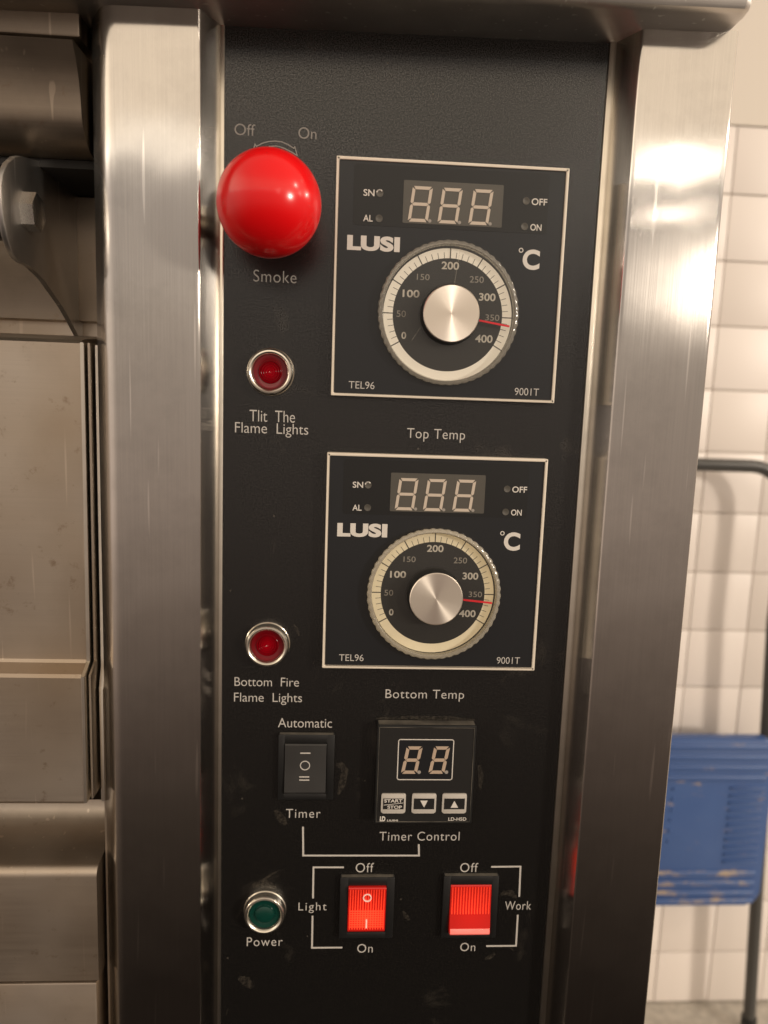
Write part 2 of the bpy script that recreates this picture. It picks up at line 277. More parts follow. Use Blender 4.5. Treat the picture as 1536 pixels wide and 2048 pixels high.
# ---------------------------------------------------------------- mesh builder (mm; x, d towards the viewer, z)
class MB:
    def __init__(s): s.bm = bmesh.new()
    def _add(s, b, smooth=False):
        bmesh.ops.recalc_face_normals(b, faces=b.faces[:])
        me = bpy.data.meshes.new('t'); b.to_mesh(me); b.free(); s.bm.from_mesh(me); bpy.data.meshes.remove(me)
        return s
    def box(s, x0, x1, d0, d1, z0, z1, bev=0, seg=2):
        b = bmesh.new()
        bmesh.ops.create_cube(b, size=1)
        for v in b.verts:
            v.co = Vector((x0 + (v.co.x + .5) * (x1 - x0), -(d0 + (.5 - v.co.y) * (d1 - d0)), z0 + (v.co.z + .5) * (z1 - z0)))
        if bev: bmesh.ops.bevel(b, geom=b.edges[:], offset=bev, segments=seg, profile=.5, affect='EDGES')
        return s._add(b)
    def prism(s, pts, d0, d1, bev=0, seg=2, front_only=True):        # polygon in (x, z), extruded along d
        b = bmesh.new()
        lo = [b.verts.new((x, -d0, z)) for x, z in pts]; hi = [b.verts.new((x, -d1, z)) for x, z in pts]
        k = len(pts); f1 = b.faces.new(hi); b.faces.new(lo[::-1])
        for i in range(k): b.faces.new((lo[i], lo[(i + 1) % k], hi[(i + 1) % k], hi[i]))
        if bev: bmesh.ops.bevel(b, geom=list(f1.edges), offset=bev, segments=seg, profile=.5, affect='EDGES')
        return s._add(b)
    def prism_x(s, pts, x0, x1, bev=0, seg=2):                      # polygon in (d, z), extruded along x
        b = bmesh.new()
        lo = [b.verts.new((x0, -d, z)) for d, z in pts]; hi = [b.verts.new((x1, -d, z)) for d, z in pts]
        k = len(pts); f1 = b.faces.new(hi); f0 = b.faces.new(lo[::-1])
        for i in range(k): b.faces.new((lo[i], lo[(i + 1) % k], hi[(i + 1) % k], hi[i]))
        if bev: bmesh.ops.bevel(b, geom=list(f1.edges) + list(f0.edges), offset=bev, segments=seg, profile=.5, affect='EDGES')
        return s._add(b)
    def prism_z(s, pts, z0, z1):                                    # polygon in (x, d), extruded along z
        b = bmesh.new()
        lo = [b.verts.new((x, -d, z0)) for x, d in pts]; hi = [b.verts.new((x, -d, z1)) for x, d in pts]
        k = len(pts); b.faces.new(hi); b.faces.new(lo[::-1])
        for i in range(k): b.faces.new((lo[i], lo[(i + 1) % k], hi[(i + 1) % k], hi[i]))
        return s._add(b)
    def lathe(s, prof, n=64, c=(0, 0), mod=None, close=False):      # profile (r, d) about an axis through (x, z)
        b = bmesh.new(); rings = []
        for r, d in prof:
            if r < 1e-6: rings.append([b.verts.new((c[0], -d, c[1]))] * n); continue
            ring = []
            for i in range(n):
                a = 2 * math.pi * i / n; q = r * (mod(a, r) if mod else 1)
                ring.append(b.verts.new((c[0] + q * math.sin(a), -d, c[1] + q * math.cos(a))))
            rings.append(ring)
        pr = list(zip(rings, rings[1:]))
        if close: pr.append((rings[-1], rings[0]))
        for A, B in pr:
            for i in range(n):
                j = (i + 1) % n; q = []
                for v in (A[i], A[j], B[j], B[i]):
                    if v not in q: q.append(v)
                if len(q) > 2: b.faces.new(q)
        return s._add(b)
    def frame(s, ox0, ox1, oz0, oz1, w, d0, d1, bev=.3):            # rectangular ring
        b = bmesh.new()
        O = [(ox0, oz0), (ox1, oz0), (ox1, oz1), (ox0, oz1)]; I = [(ox0 + w, oz0 + w), (ox1 - w, oz0 + w), (ox1 - w, oz1 - w), (ox0 + w, oz1 - w)]
        vs = {}
        for nm, pts in (('O', O), ('I', I)):
            for d in (d0, d1): vs[nm, d] = [b.verts.new((x, -d, z)) for x, z in pts]
        for i in range(4):
            j = (i + 1) % 4
            b.faces.new((vs['O', d1][i], vs['O', d1][j], vs['I', d1][j], vs['I', d1][i]))
            b.faces.new((vs['O', d0][i], vs['O', d0][j], vs['I', d0][j], vs['I', d0][i]))
            b.faces.new((vs['O', d0][i], vs['O', d0][j], vs['O', d1][j], vs['O', d1][i]))
            b.faces.new((vs['I', d0][i], vs['I', d0][j], vs['I', d1][j], vs['I', d1][i]))
        if bev: bmesh.ops.bevel(b, geom=b.edges[:], offset=bev, segments=2, profile=.5, affect='EDGES')
        return s._add(b)
    def line(s, pts, w, d0, d1, closed=False):                      # flat stroke along a polyline in (x, z)
        q = pts + [pts[0]] if closed else pts
        for (a, b_), k in zip(zip(q, q[1:]), range(99)):
            dx, dz = b_[0] - a[0], b_[1] - a[1]; L = math.hypot(dx, dz); ux, uz = dx / L, dz / L; nx, nz_ = -uz * w / 2, ux * w / 2
            e = w / 2 - k % 2 * .002
            a2 = (a[0] - ux * e, a[1] - uz * e); c2 = (b_[0] + ux * e, b_[1] + uz * e)
            s.prism([(a2[0] + nx, a2[1] + nz_), (a2[0] - nx, a2[1] - nz_), (c2[0] - nx, c2[1] - nz_), (c2[0] + nx, c2[1] + nz_)], d0, d1 + (k % 2) * .003)
        return s
    def tube(s, path, r, n=20):                                     # path of (x, d, z)
        b = bmesh.new(); pts = [Vector((x, -d, z)) for x, d, z in path]; rings = []
        up = Vector((.3, 1, .2)).normalized()
        for i, p in enumerate(pts):
            t = (pts[min(i + 1, len(pts) - 1)] - pts[max(i - 1, 0)]).normalized()
            a = t.cross(up).normalized(); c = t.cross(a).normalized()
            rings.append([b.verts.new(p + a * r * math.cos(2 * math.pi * k / n) + c * r * math.sin(2 * math.pi * k / n)) for k in range(n)])
        for A, B in zip(rings, rings[1:]):
            for i in range(n): b.faces.new((A[i], A[(i + 1) % n], B[(i + 1) % n], B[i]))
        b.faces.new(rings[0]); b.faces.new(rings[-1][::-1])
        return s._add(b)
    def raw(s, verts, faces):
        b = bmesh.new(); vs = [b.verts.new((x, -d, z)) for x, d, z in verts]
        for f in faces: b.faces.new([vs[i] for i in f])
        return s._add(b)
    def mesh(s, name, mat, origin=(0, 0, 0), smooth=35):
        me = bpy.data.meshes.new(name)
        for v in s.bm.verts: v.co = (v.co - Vector((origin[0], -origin[1], origin[2]))) * MM
        s.bm.to_mesh(me); s.bm.free()
        me.materials.append(MAT[mat])
        if smooth:
            me.shade_smooth(); me.set_sharp_from_angle(angle=math.radians(smooth))
        return me
ORI = {}
def link(name, me, parent=None, origin=(0, 0, 0), label=None):
    o = bpy.data.objects.new(name, me); col.objects.link(o)
    w = Vector((origin[0], -origin[1], origin[2])) * MM
    ORI[o.name] = w
    o.location = w
    if parent: o.parent = parent; o.location = w - ORI[parent.name]
    if label: o['label'] = label
    return o
def part(name, mb, mat, parent, origin=(0, 0, 0), label=None, smooth=35):
    return link(name, mb.mesh(name, mat, origin, smooth), parent, origin, label)
def thing(name, label, cat, origin=(0, 0, 0), group=None):
    o = link(name, None, None, origin, label); o['category'] = cat
    if group: o['group'] = group
    return o

# lettering: the built-in font, fitted to a box (x0, x1, z0, z1) on plane d
def text_mesh(s, box, d, mat, bold=-.007, spacing=1.0, words=1.0, thick=.06, shear=0):
    cu = bpy.data.curves.new('lettering', 'FONT'); cu.body = s; cu.extrude = .01; cu.offset = bold; cu.space_character = spacing; cu.space_word = words; cu.shear = shear
    cu.resolution_u = 6
    o = bpy.data.objects.new('tmp', cu); col.objects.link(o)
    bpy.context.view_layer.update()
    me = bpy.data.meshes.new_from_object(o.evaluated_get(bpy.context.evaluated_depsgraph_get()))
    bpy.data.objects.remove(o); bpy.data.curves.remove(cu)
    xs = [v.co.x for v in me.vertices]; ys = [v.co.y for v in me.vertices]
    ax, bx, ay, by = min(xs), max(xs), min(ys), max(ys)
    cx, cz = (box[0] + box[1]) / 2, (box[2] + box[3]) / 2
    for v in me.vertices:
        x = (v.co.x - ax) / (bx - ax) * (box[1] - box[0]) + box[0] - cx
        z = (v.co.y - ay) / (by - ay) * (box[3] - box[2]) + box[2] - cz
        v.co = Vector((x, -(thick if v.co.z > 0 else -.05), z)) * MM
    me.materials.clear(); me.materials.append(MAT[mat]); me.name = 'lettering'
    return me, (cx, d, cz)
def lettering(s, box, d, mat, parent, name='lettering', **k):
    me, o = text_mesh(s, box, d, mat, **k)
    return link(name, me, parent, o)
def pbox(u0, v0, u1, v1, d):          # pixel box -> box on plane d
    um, vm = (u0 + u1) / 2, (v0 + v1) / 2
    return (P(u0, vm, d)[0], P(u1, vm, d)[0], P(um, v1, d)[1], P(um, v0, d)[1])

# ================================================================ SETTING: tiled wall and floor behind the oven
WY = -976.0
FLOOR = -1200.0
wall = link('wall', MB().box(-1400, 2600, WY - 60, WY - 6, FLOOR - 20, 1500).mesh('wall', 'grout', smooth=0)); wall['kind'] = 'structure'
part('painted_plaster', MB().box(-1400, 2600, WY - 20, WY + 1.5, 418, 1498), 'cream_paint', wall, smooth=0)
T = 107.6
tile_me = [MB().box(-T / 2 + .9, T / 2 - .9, -5, 0, -T / 2 + .9, T / 2 - .9, bev=.8, seg=3).mesh('tile', 'tile_glaze') for k in range(1)]
for i in range(-3, 8):
    for j in range(15):
        o = link('tile', tile_me[0], wall, (602 + (i + .5) * T, WY + random.uniform(-.4, .4), 417 - (j + .5) * T))
        o.rotation_euler = (random.gauss(0, .002), 0, random.gauss(0, .002))
floor = link('floor', MB().box(-1400, 2600, -1000, -60, FLOOR - 60, FLOOR).mesh('floor', 'floor_tile', smooth=0)); floor['kind'] = 'structure'

# ================================================================ FOLDING STEP STOOL leaning on the wall
SD = WY + 70
stool = thing('step_stool', 'worn blue metal step stool with grey tube frame folded against the tiled wall', 'step stool', (560, SD, FLOOR))
ax, az = P(1495, 932, SD)
sx1 = P(1574, 1000, SD)[0]; sx0 = sx1 - 400; sxb = P(1503, 2003, SD)[0] - sx1
R_ = 68
path = [(sx0 - sxb, SD, FLOOR + 11), (sx0, SD, az - R_ - 200)]
for k in range(9): a = math.pi / 2 * k / 8; path.append((sx0 + R_ - R_ * math.cos(a), SD, az - R_ + R_ * math.sin(a)))
for k in range(9): a = math.pi / 2 * k / 8; path.append((sx1 - R_ + R_ * math.sin(a), SD, az - R_ + R_ * math.cos(a)))
path += [(sx1, SD, az - R_ - 200), (sx1 + sxb, SD, FLOOR + 11)]
part('frame_tube', MB().tube(path, 11), 'tube_steel', stool, (sx0, SD, FLOOR))
pz1 = P(1420, 1476, SD + 25)[1]; pz0 = P(1420, 1810, SD + 25)[1]; px1 = P(1540, 1600, SD + 25)[0]; px0 = px1 - 400
def rrect(x0, x1, z0, z1, r, n=5):
    pts = []
    for cx, cz, a0 in ((x1 - r, z1 - r, 0), (x0 + r, z1 - r, 90), (x0 + r, z0 + r, 180), (x1 - r, z0 + r, 270)):
        for k in range(n + 1): a = math.radians(a0 + 90 * k / n); pts.append((cx + r * math.cos(a), cz + r * math.sin(a)))
    return pts
pc = ((px0 + px1) / 2, SD + 20, (pz0 + pz1) / 2)
tread = part('tread', MB().prism(rrect(px0, px1, pz0, pz1, 24), SD + 8, SD + 26, bev=4, seg=3), 'blue_paint', stool, pc)
hh = pz1 - pz0
for fr in (.05, .11, .17, .23, .80, .86, .92, .97):
    z = pz1 - fr * hh
    part('rib', MB().box(px0 + 12, px1 - 12, SD + 24, SD + 30, z - 5, z + 5, bev=2.9, seg=3), 'blue_paint' if fr < .7 else 'blue_worn', tread, ((px0 + px1) / 2, SD + 28, z))
for k in range(11):
    z = pz1 - (.29 + k * .044) * hh
    part('rib', MB().box(px1 - 75, px1 - 12, SD + 24, SD + 30, z - 2.6, z + 2.6, bev=2, seg=2), 'blue_paint', tread, (px1 - 40, SD + 27, z))
for k in range(6):
    x, z = P(1348 - k * 2.3, 1578 + k * 21, SD + 27)
    part('stud', MB().lathe([(0, SD + 29), (2.2, SD + 28.4), (3.4, SD + 26), (3.4, SD + 24)], 10, (x, z)), 'blue_paint', tread, (x, SD + 27, z))
part('foot_cap', MB().tube([(sx1 + sxb * .97, SD, FLOOR + 30), (sx1 + sxb, SD, FLOOR)], 14), 'black_plastic', stool, (sx1, SD, FLOOR + 15))
part('foot_cap', MB().tube([(sx0 - sxb * .97, SD, FLOOR + 30), (sx0 - sxb, SD, FLOOR)], 14), 'black_plastic', stool, (sx0, SD, FLOOR + 15))

# ================================================================ THE OVEN
oven = thing('deck_oven', 'stainless steel deck oven with black control panel between two brushed pillars', 'oven', (-40, 0, FLOOR))
ZB = -440.0
part('oven_body', MB().box(-560, 108, -700, -70, FLOOR, 92), 'ledge_steel', oven, (-230, -350, -550), smooth=0)
# --- control panel
PXL, PXR = -94.2, 64.2
panel = part('control_panel', MB().box(PXL - 3, PXR + 3, -3, 0, ZB, 112), 'black_powder_coat', oven, (-15, 0, -170), 'tall matt black control panel with pale printed lettering', smooth=0)
# --- pillars (rounded section extruded upwards)
def rounded(pts, r, n=5):              # round the corners of an open (x, d) section; r per point
    out = []
    for i, (p, rr) in enumerate(zip(pts, r)):
        if rr == 0: out.append(p); continue
        p0, p1, p2 = Vector(pts[i - 1]), Vector(p), Vector(pts[i + 1])
        a, b = (p0 - p1).normalized() * rr, (p2 - p1).normalized() * rr
        for k in range(n + 1):
            t = k / n; q = (1 - t) ** 2 * (p1 + a) + 2 * t * (1 - t) * p1 + t * t * (p1 + b); out.append((q.x, q.y))
    return out
PD = 13.0
part('pillar', MB().prism_z(rounded([(-146, -66), (-146, -1), (-138.0, PD), (-101.4, PD), (-94.6, 0), (-94.6, -30)], [0, 0, 5.0, 1.2, 0, 0]), ZB, 97), 'brushed_steel', oven, (-118, 8, -170), 'brushed steel pillar beside the oven door', smooth=50)
part('pillar', MB().prism_z(rounded([(64.6, -69), (64.6, 0), (71.2, PD), (110.8, PD), (110.8, -69)], [0, 0, 1.2, 2.4, 0]), ZB, 101), 'brushed_steel', oven, (87, 8, -170), 'brushed steel pillar beside the tiled wall', smooth=50)
part('edge_strip', MB().box(-95.4, -93.6, -2, 1.0, ZB, 100, bev=.4), 'bright_edge', oven, (-95, 0, -170))
part('edge_strip', MB().box(62.4, 65.4, -2, 1.2, ZB, 100, bev=.4), 'bright_edge', oven, (63, 0, -170))
# --- overhanging top ledge: a folded sheet, underside rising to the back
def uz(x, d): return 95.2 + (x + 120) / 210 * 4.2
LF = 31.5
XL0, XR1 = -420.0, P(1521, 22, 36)[0]
V, Fc = [], []
prof = [(-30, 0, 0), (LF - 5, 0, 0), (LF - 1.5, .9, 0), (LF, 3.5, 0), (LF, 40, 1), (-30, 40, 1)]
for x in (XL0, XR1 - 3, XR1):
    for k, (d, h, top) in enumerate(prof):
        dd = d - (3 if (x == XR1 and d > 15) else 0)
        V.append((x, dd, uz(x, d) + h + (1.0 if x == XR1 and h < 1 and not top else 0)))
K = len(prof)
for s_ in range(2):
    for k in range(K):
        a, b_ = s_ * K + k, s_ * K + (k + 1) % K
        Fc.append((a, b_, b_ + K, a + K))
Fc.append(tuple(range(K))); Fc.append(tuple(range(2 * K, 3 * K))[::-1])
part('top_ledge', MB().raw(V, Fc), 'ledge_steel', oven, (-150, 30, 110), 'folded steel ledge overhanging the control panel', smooth=40)

# --- door side: header, door, sill, stile
def zz(v, d, u=90): return P(u, v, d)[1]
XL = -420.0
EX = P(163, 800, 0)[0]
part('header_plate', MB().box(XL, EX + 4, -30, 5, zz(70, 5), 110, bev=1), 'shaded_steel', oven, (-250, 0, 90))
hp = [(-66, zz(76, 8)), (13, zz(76, 13)), (14, zz(79, 13)), (10, zz(118, 10)), (7.2, zz(155, 7)), (5.6, zz(190, 6)), (5, zz(215, 5))]
zr = zz(215, 5)
for k in range(1, 9): a = math.pi / 2 * k / 8; hp.append((5 - 16 * (1 - math.cos(a)), zr - 14 * math.sin(a)))
hp.append((-66, zr - 14))
part('header_rail', MB().prism_x(hp, XL, EX + 4), 'shaded_steel', oven, (-250, 0, 60), smooth=50)
zt_ = zr - 18
part('recess_shade', MB().box(XL, EX + 3.8, -66, -13, zr - 17.5, zr - 14.2), 'cavity_shade', oven, (-250, -40, zr - 15), smooth=0)  # added dark sheet: shade under the rail put into its colour
# door: one folded sheet with the upper plate, groove, main plate, outward bend and apron
DZ = [(-60, zt_), (-60, zz(640, -60)), (-64, zz(642, -60)), (-64, zz(668, -60)), (-4, zz(676, -4)), (-2, zz(678, 0)), (0, zz(684, 0)),
      (0, zz(1318, 0)), (.8, zz(1324, 0)), (8, zz(1348, 8)), (9, zz(1356, 9)), (9, zz(1603, 9)), (8, zz(1609, 9)), (-4, zz(1609, 9)), (-66, zz(1609, 9)), (-66, zt_)]
door = part('door', MB().prism_x(DZ, XL, EX, bev=0), 'door_steel', oven, (-250, -5, -80), 'folded steel oven door, stained, with a projecting lower apron', smooth=25)
part('upper_plate', MB().box(XL, EX + 3.8, -59.9, -58.6, zz(640, -60), zt_ - .2, bev=.3), 'shaded_steel', door, (-250, -59, 20), smooth=0)
lip = [(1.0, zz(682, 0)), (1.0, zz(1320, 0)), (9.6, zz(1352, 9)), (9.6, zz(1605, 9)), (-16, zz(1605, 9)), (-16, zz(682, 0))]
part('door_lip', MB().prism_x(lip, EX + .05, EX + 1.6, bev=.4), 'bright_edge', door, (EX, 0, -120))
lip2 = [(-1.5, zz(682, 0)), (-1.5, zz(1322, 0)), (6.5, zz(1354, 9)), (6.5, zz(1603, 9)), (-16, zz(1603, 9)), (-16, zz(682, 0))]
part('door_lip', MB().prism_x(lip2, EX + 2.4, EX + 3.4, bev=.3), 'door_steel', door, (EX + 3, 0, -120))
# stile between door and pillar
SX0 = EX + 5.6
st = [(-66, 98), (-6, 98), (-6, zz(1330, -4)), (-2, zz(1372, -2)), (-2, ZB), (-66, ZB)]
part('stile', MB().prism_x(st, SX0, -140), 'door_steel', oven, (-140, -10, -170), smooth=20)
part('stile_fold', MB().prism_x([(-12, zz(685, 0)), (-5, zz(685, 0)), (-5, zz(1332, -4)), (-1, zz(1376, -2)), (-1, zz(1600, -2)), (-12, zz(1600, -2))], SX0 - 1.2, SX0 + .6, bev=.3), 'bright_edge', oven, (SX0, -8, -120))
# sill under the door
sz = zz(1742, 6)
sp_ = [(-60, zz(1612, -20)), (-24, zz(1612, -20)), (-24, sz + 18)]
for k in range(1, 9): a = math.pi / 2 * k / 8; sp_.append((-24 + 24 * (1 - math.cos(a)), sz + 18 - 15 * math.sin(a)))
for k in range(0, 7): a = math.pi / 2 * k / 6; sp_.append((4 + 4 * math.sin(a), sz - 2 + 4.4 * math.cos(a)))
sp_ += [(8, zz(1962, 8)), (-60, zz(1962, 8))]
part('sill', MB().prism_x(sp_, XL, EX + 4.5), 'door_steel', oven, (-250, 0, -240), smooth=50)
part('base_plate', MB().box(XL, EX + 3.5, -60, 8, ZB, zz(1967, 8), bev=1), 'door_steel', oven, (-250, 0, -380))
part('back_plate', MB().box(XL, -140, -69, -66.5, ZB, 105), 'cavity_shade', oven, (-250, -31, -170), smooth=0)
# handle bracket, bolt and bar
BX = -172.0
ol = [(176, 344), (140, 338), (103, 329), (66, 319), (42, 312), (30, 313), (16, 326), (6, 347), (2, 372), (3, 405), (7, 440), (13, 470), (21, 497), (31, 515), (44, 527), (60, 533), (74, 543), (88, 560), (104, 583), (124, 611), (142, 643), (156, 670), (172, 698)]
brk = part('handle_bracket', MB().prism_x([PX(u, v, BX) for u, v in ol], BX - 2.2, BX, bev=.5), 'bracket_steel', oven, (BX, 40, 0), 'curved steel bracket carrying the door handle', smooth=30)
bd, bz = PX(52, 424, BX)
hexp = [(bd + 7.6 * math.cos(math.radians(60 * k + 12)), bz + 7.6 * math.sin(math.radians(60 * k + 12))) for k in range(6)]
bm_ = MB().prism_x(hexp, BX - .5, BX + 5.2, bev=.3)
part('bolt', bm_, 'bolt_steel', brk, (BX + 3, bd, bz), 'hexagonal bolt head')
part('handle_bar', MB().tube([(BX - 2.1, bd, bz), (BX - 260, bd, bz)], 11.5, 32), 'tube_steel', oven, (BX - 130, bd, bz))

# ---------------------------------------------------------------- printed lettering and lines on the panel
def L(s, u0, v0, u1, v1, mat='print_grey', **k): lettering(s, pbox(u0, v0, u1, v1, 0), 0, mat, panel, **k)
L('Off', 469, 248, 510.5, 271, 'print_dim'); L('On', 597, 255, 633, 278, 'print_dim'); L('Smoke', 507, 541, 593, 565, 'print_dim', spacing=1.08)
L('Tlit  The', 499, 821, 590, 844); L('Flame  Lights', 470, 846.5, 616.5, 874)
L('Bottom  Fire', 469, 1355, 598, 1372.5); L('Flame  Lights', 468, 1386, 604, 1409.5)
L('Top Temp', 814, 858, 930, 884, spacing=1.08); L('Bottom Temp', 771, 1379.5, 928, 1402.5, spacing=1.08)
L('Automatic', 556, 1436.5, 664, 1455); L('Timer', 572, 1618, 641, 1635.5, spacing=1.15)
L('Timer Control', 759, 1663.5, 919, 1681, spacing=1.1)
L('Off', 711.6, 1726, 747.5, 1744.5, spacing=1.1); L('On', 714.6, 1888, 745.5, 1905, spacing=1.1)
L('Light', 597, 1805, 653, 1825.7, spacing=1.2); L('Power', 493.7, 1874.4, 565, 1892, spacing=1.15)
L('Off', 920.6, 1726, 956, 1744, spacing=1.1); L('On', 920.6, 1885.5, 950.5, 1902, spacing=1.1); L('Work', 1010, 1802.5, 1062, 1819.5, spacing=1.1)
def lines(name, pts, w=.82):
    q = [P(u, v, 0) for u, v in pts]; c = q[0]
    part(name, MB().line(q, w, -.05, .06), 'print_grey', panel, (c[0], 0, c[1]), smooth=0)
lines('printed_bracket', [(606, 1655), (606.5, 1711), (838, 1711), (837.6, 1690)])
lines('printed_bracket', [(686, 1734.6), (627, 1734.6), (626, 1795)]); lines('printed_bracket', [(625, 1833), (624, 1895.5), (683, 1895)])
lines('printed_bracket', [(984, 1733.6), (1041, 1733), (1038.5, 1792)]); lines('printed_bracket', [(1035.5, 1831), (1032, 1891.5), (974, 1892)])
def c2(x, y): return (430 + x / 6.4, 220 + y / 6.4)
arrow = [(470, 590), (512, 437), (530, 466), (600, 428), (680, 405), (770, 398), (850, 407), (930, 440), (1010, 492), (1022, 470), (1052, 583), (980, 538), (900, 497), (840, 473), (780, 461), (700, 466), (640, 485), (560, 530)]
q = [P(*c2(x, y), 0) for x, y in arrow]
part('printed_arrow', MB().line(q, .36, -.05, .06, True), 'print_dim', panel, (q[0][0], 0, q[0][1]), smooth=0)

def smudge(pts, w):
    q = [P(u, v, 0) for u, v in pts]; up, lo = [], []
    for i, (x, z) in enumerate(q):
        a = q[max(i - 1, 0)]; b2 = q[min(i + 1, len(q) - 1)]; dx, dz_ = b2[0] - a[0], b2[1] - a[1]; L_ = math.hypot(dx, dz_) or 1
        k = w * (.35 if i in (0, len(q) - 1) else random.uniform(.7, 1.3)) / 2
        up.append((x - dz_ / L_ * k, z + dx / L_ * k)); lo.append((x + dz_ / L_ * k, z - dx / L_ * k))
    part('smudge', MB().prism(up + lo[::-1], -.02, .02), 'dust_film', panel, (q[0][0], 0, q[0][1]), smooth=0)
for pts, w in (([(550, 1620), (558, 1630), (566, 1642), (573, 1650)], 3.4), ([(588, 1248), (592, 1256), (596, 1265), (598, 1272)], 1.6), ([(1001, 1790), (1010, 1785), (1022, 1786), (1033, 1796)], 3.0),
               ([(806, 1822), (812, 1832), (819, 1840)], 2.6), ([(970, 1918), (980, 1914), (990, 1908)], 2.4), ([(524, 1768), (531, 1757), (540, 1750), (556, 1742)], 1.6), ([(478, 1955), (492, 1962), (505, 1975)], 6),
               ([(672, 1530), (680, 1528), (690, 1540), (684, 1570), (676, 1590)], 3), ([(958, 1530), (962, 1550), (960, 1580)], 3), ([(505, 1772), (528, 1766), (552, 1774)], 5),
               ([(1020, 1895), (1028, 1902)], 1.6), ([(452, 2030), (456, 2018)], .8), ([(680, 1752), (720, 1750), (760, 1751), (786, 1753)], 1.8), ([(752, 1437), (820, 1435), (900, 1438), (950, 1440)], 2.2)):
    smudge(pts, w)

# ---------------------------------------------------------------- red ball knob
bx, bzz = P(538.5, 408, 29)
kn = part('smoke_knob', MB().lathe([(19.6 * math.sin(math.pi * k / 40), 29 - 19.6 * math.cos(math.pi * k / 40)) for k in range(41)], 80, (bx, bzz)), 'ball_red', oven, (bx, 29, bzz), 'glossy red ball knob marked Smoke', smooth=80)
part('stem', MB().lathe([(0, -1), (9, -1), (9, 1.5), (5, 2.2), (5, 14), (0, 14)], 32, (bx, bzz)), 'chrome_ring', kn, (bx, 5, bzz))

# ---------------------------------------------------------------- indicator lamps
def indicator(u, v, h, lens, lab, green=False, tilt=0):
    x, z = P(u, v, h)
    o = part('indicator_lamp', MB().lathe([(10.0, -.5), (10.0, 1.0), (9.6, 1.4), (9.5, h - 1.6), (9.35, h - .6), (8.9, h - .1), (8.3, h), (7.8, h - .25), (7.3, h - 1.0), (7.0, h - 2.6), (6.6, h - 3.0), (0, h - 3.0)], 64, (x, z)), 'chrome_ring', oven, (x, 2, z), lab)
    prof = [(7.02, h - 1.9), (6.6, h - 1.9), (5.0, h - 2.3)]
    if green: prof = [(7.02, h - 1.6), (5.6, h - 1.7), (4.6, h - 1.9), (4.2, h - 1.0), (3.2, h - .6), (1.6, h - .45), (0, h - .4)]
    else:
        for k in range(9):
            r = 4.6 - k * .5; prof.append((r, h - 2.3 + (.62 if k % 2 == 0 else -.12) - k * .07))
        prof.append((0, h - 3.0))
    part('lens', MB().lathe(prof, 48, (x, z)), lens, o, (x, h - 2, z), smooth=20)
indicator(539.6, 743.4, 5.0, 'red_lens', 'chrome ringed red indicator lamp above the words Tlit The Flame Lights')
indicator(533.5, 1294, 5.4, 'red_lens', 'chrome ringed red indicator lamp above the words Bottom Fire Flame Lights')
indicator(528.3, 1833, 5.4, 'green_lens', 'chrome ringed green indicator lamp above the word Power', True)

# ---------------------------------------------------------------- temperature controllers
FD = 4.2                                    # face of the controller in front of the panel
def TC(x, y): return P(640 + x / 2.954, 290 + y / 2.954, FD)
def tbox(x0, y0, x1, y1):
    return (TC(x0, (y0 + y1) / 2)[0], TC(x1, (y0 + y1) / 2)[0], TC((x0 + x1) / 2, y1)[1], TC((x0 + x1) / 2, y0)[1])
def seg_pts(kind, w, h, t, g, sl):          # seven-segment pieces, slanted
    def S(x, z): return (x + z * sl, z)
    W, H = w / 2, h / 2; q = t / 2
    if kind in 'agd':
        z = {'a': H - q, 'g': 0, 'd': -H + q}[kind]
        if kind == 'g': pts = [(-W + q + g, z), (-W + t + g, z + q), (W - t - g, z + q), (W - q - g, z), (W - t - g, z - q), (-W + t + g, z - q)]
        else:
            s_ = 1 if kind == 'a' else -1; pts = [(-W + q * .6 + g, z + s_ * q), (W - q * .6 - g, z + s_ * q), (W - t - g, z - s_ * q), (-W + t + g, z - s_ * q)]
    else:
        s_ = -1 if kind in 'fe' else 1; t_ = 1 if kind in 'fb' else -1
        pts = [(s_ * W, t_ * (H - q * .6 - g)), (s_ * W, t_ * (q + g)), (s_ * (W - q), t_ * g), (s_ * (W - t), t_ * (q + g)), (s_ * (W - t), t_ * (H - t - g))]
    return [S(*p) for p in pts]
def digit(parent, cx, cz, w, h, t, d, sl, mat, off=(0, 0)):
    for k in 'abcdefg':
        pts = seg_pts(k, w, h, t, .14, sl)
        me = MB().prism([(x + cx, z + cz) for x, z in pts], d - .1, d + .12).mesh('segment', mat, (cx, d, cz), 0)
        link('segment', me, parent, (cx + off[0], d, cz + off[1]))
    me = MB().lathe([(0, d + .12), (t * .55, d + .12), (t * .55, d - .1)], 14, (cx + w * .5 + t * .7 - h * .5 * sl, cz - h / 2 + t * .5)).mesh('decimal_point', 'led_dot', (cx, d, cz), 0)
    link('decimal_point', me, parent, (cx + off[0], d, cz + off[1]))
DCX, DCZ = TC(754, 1007)
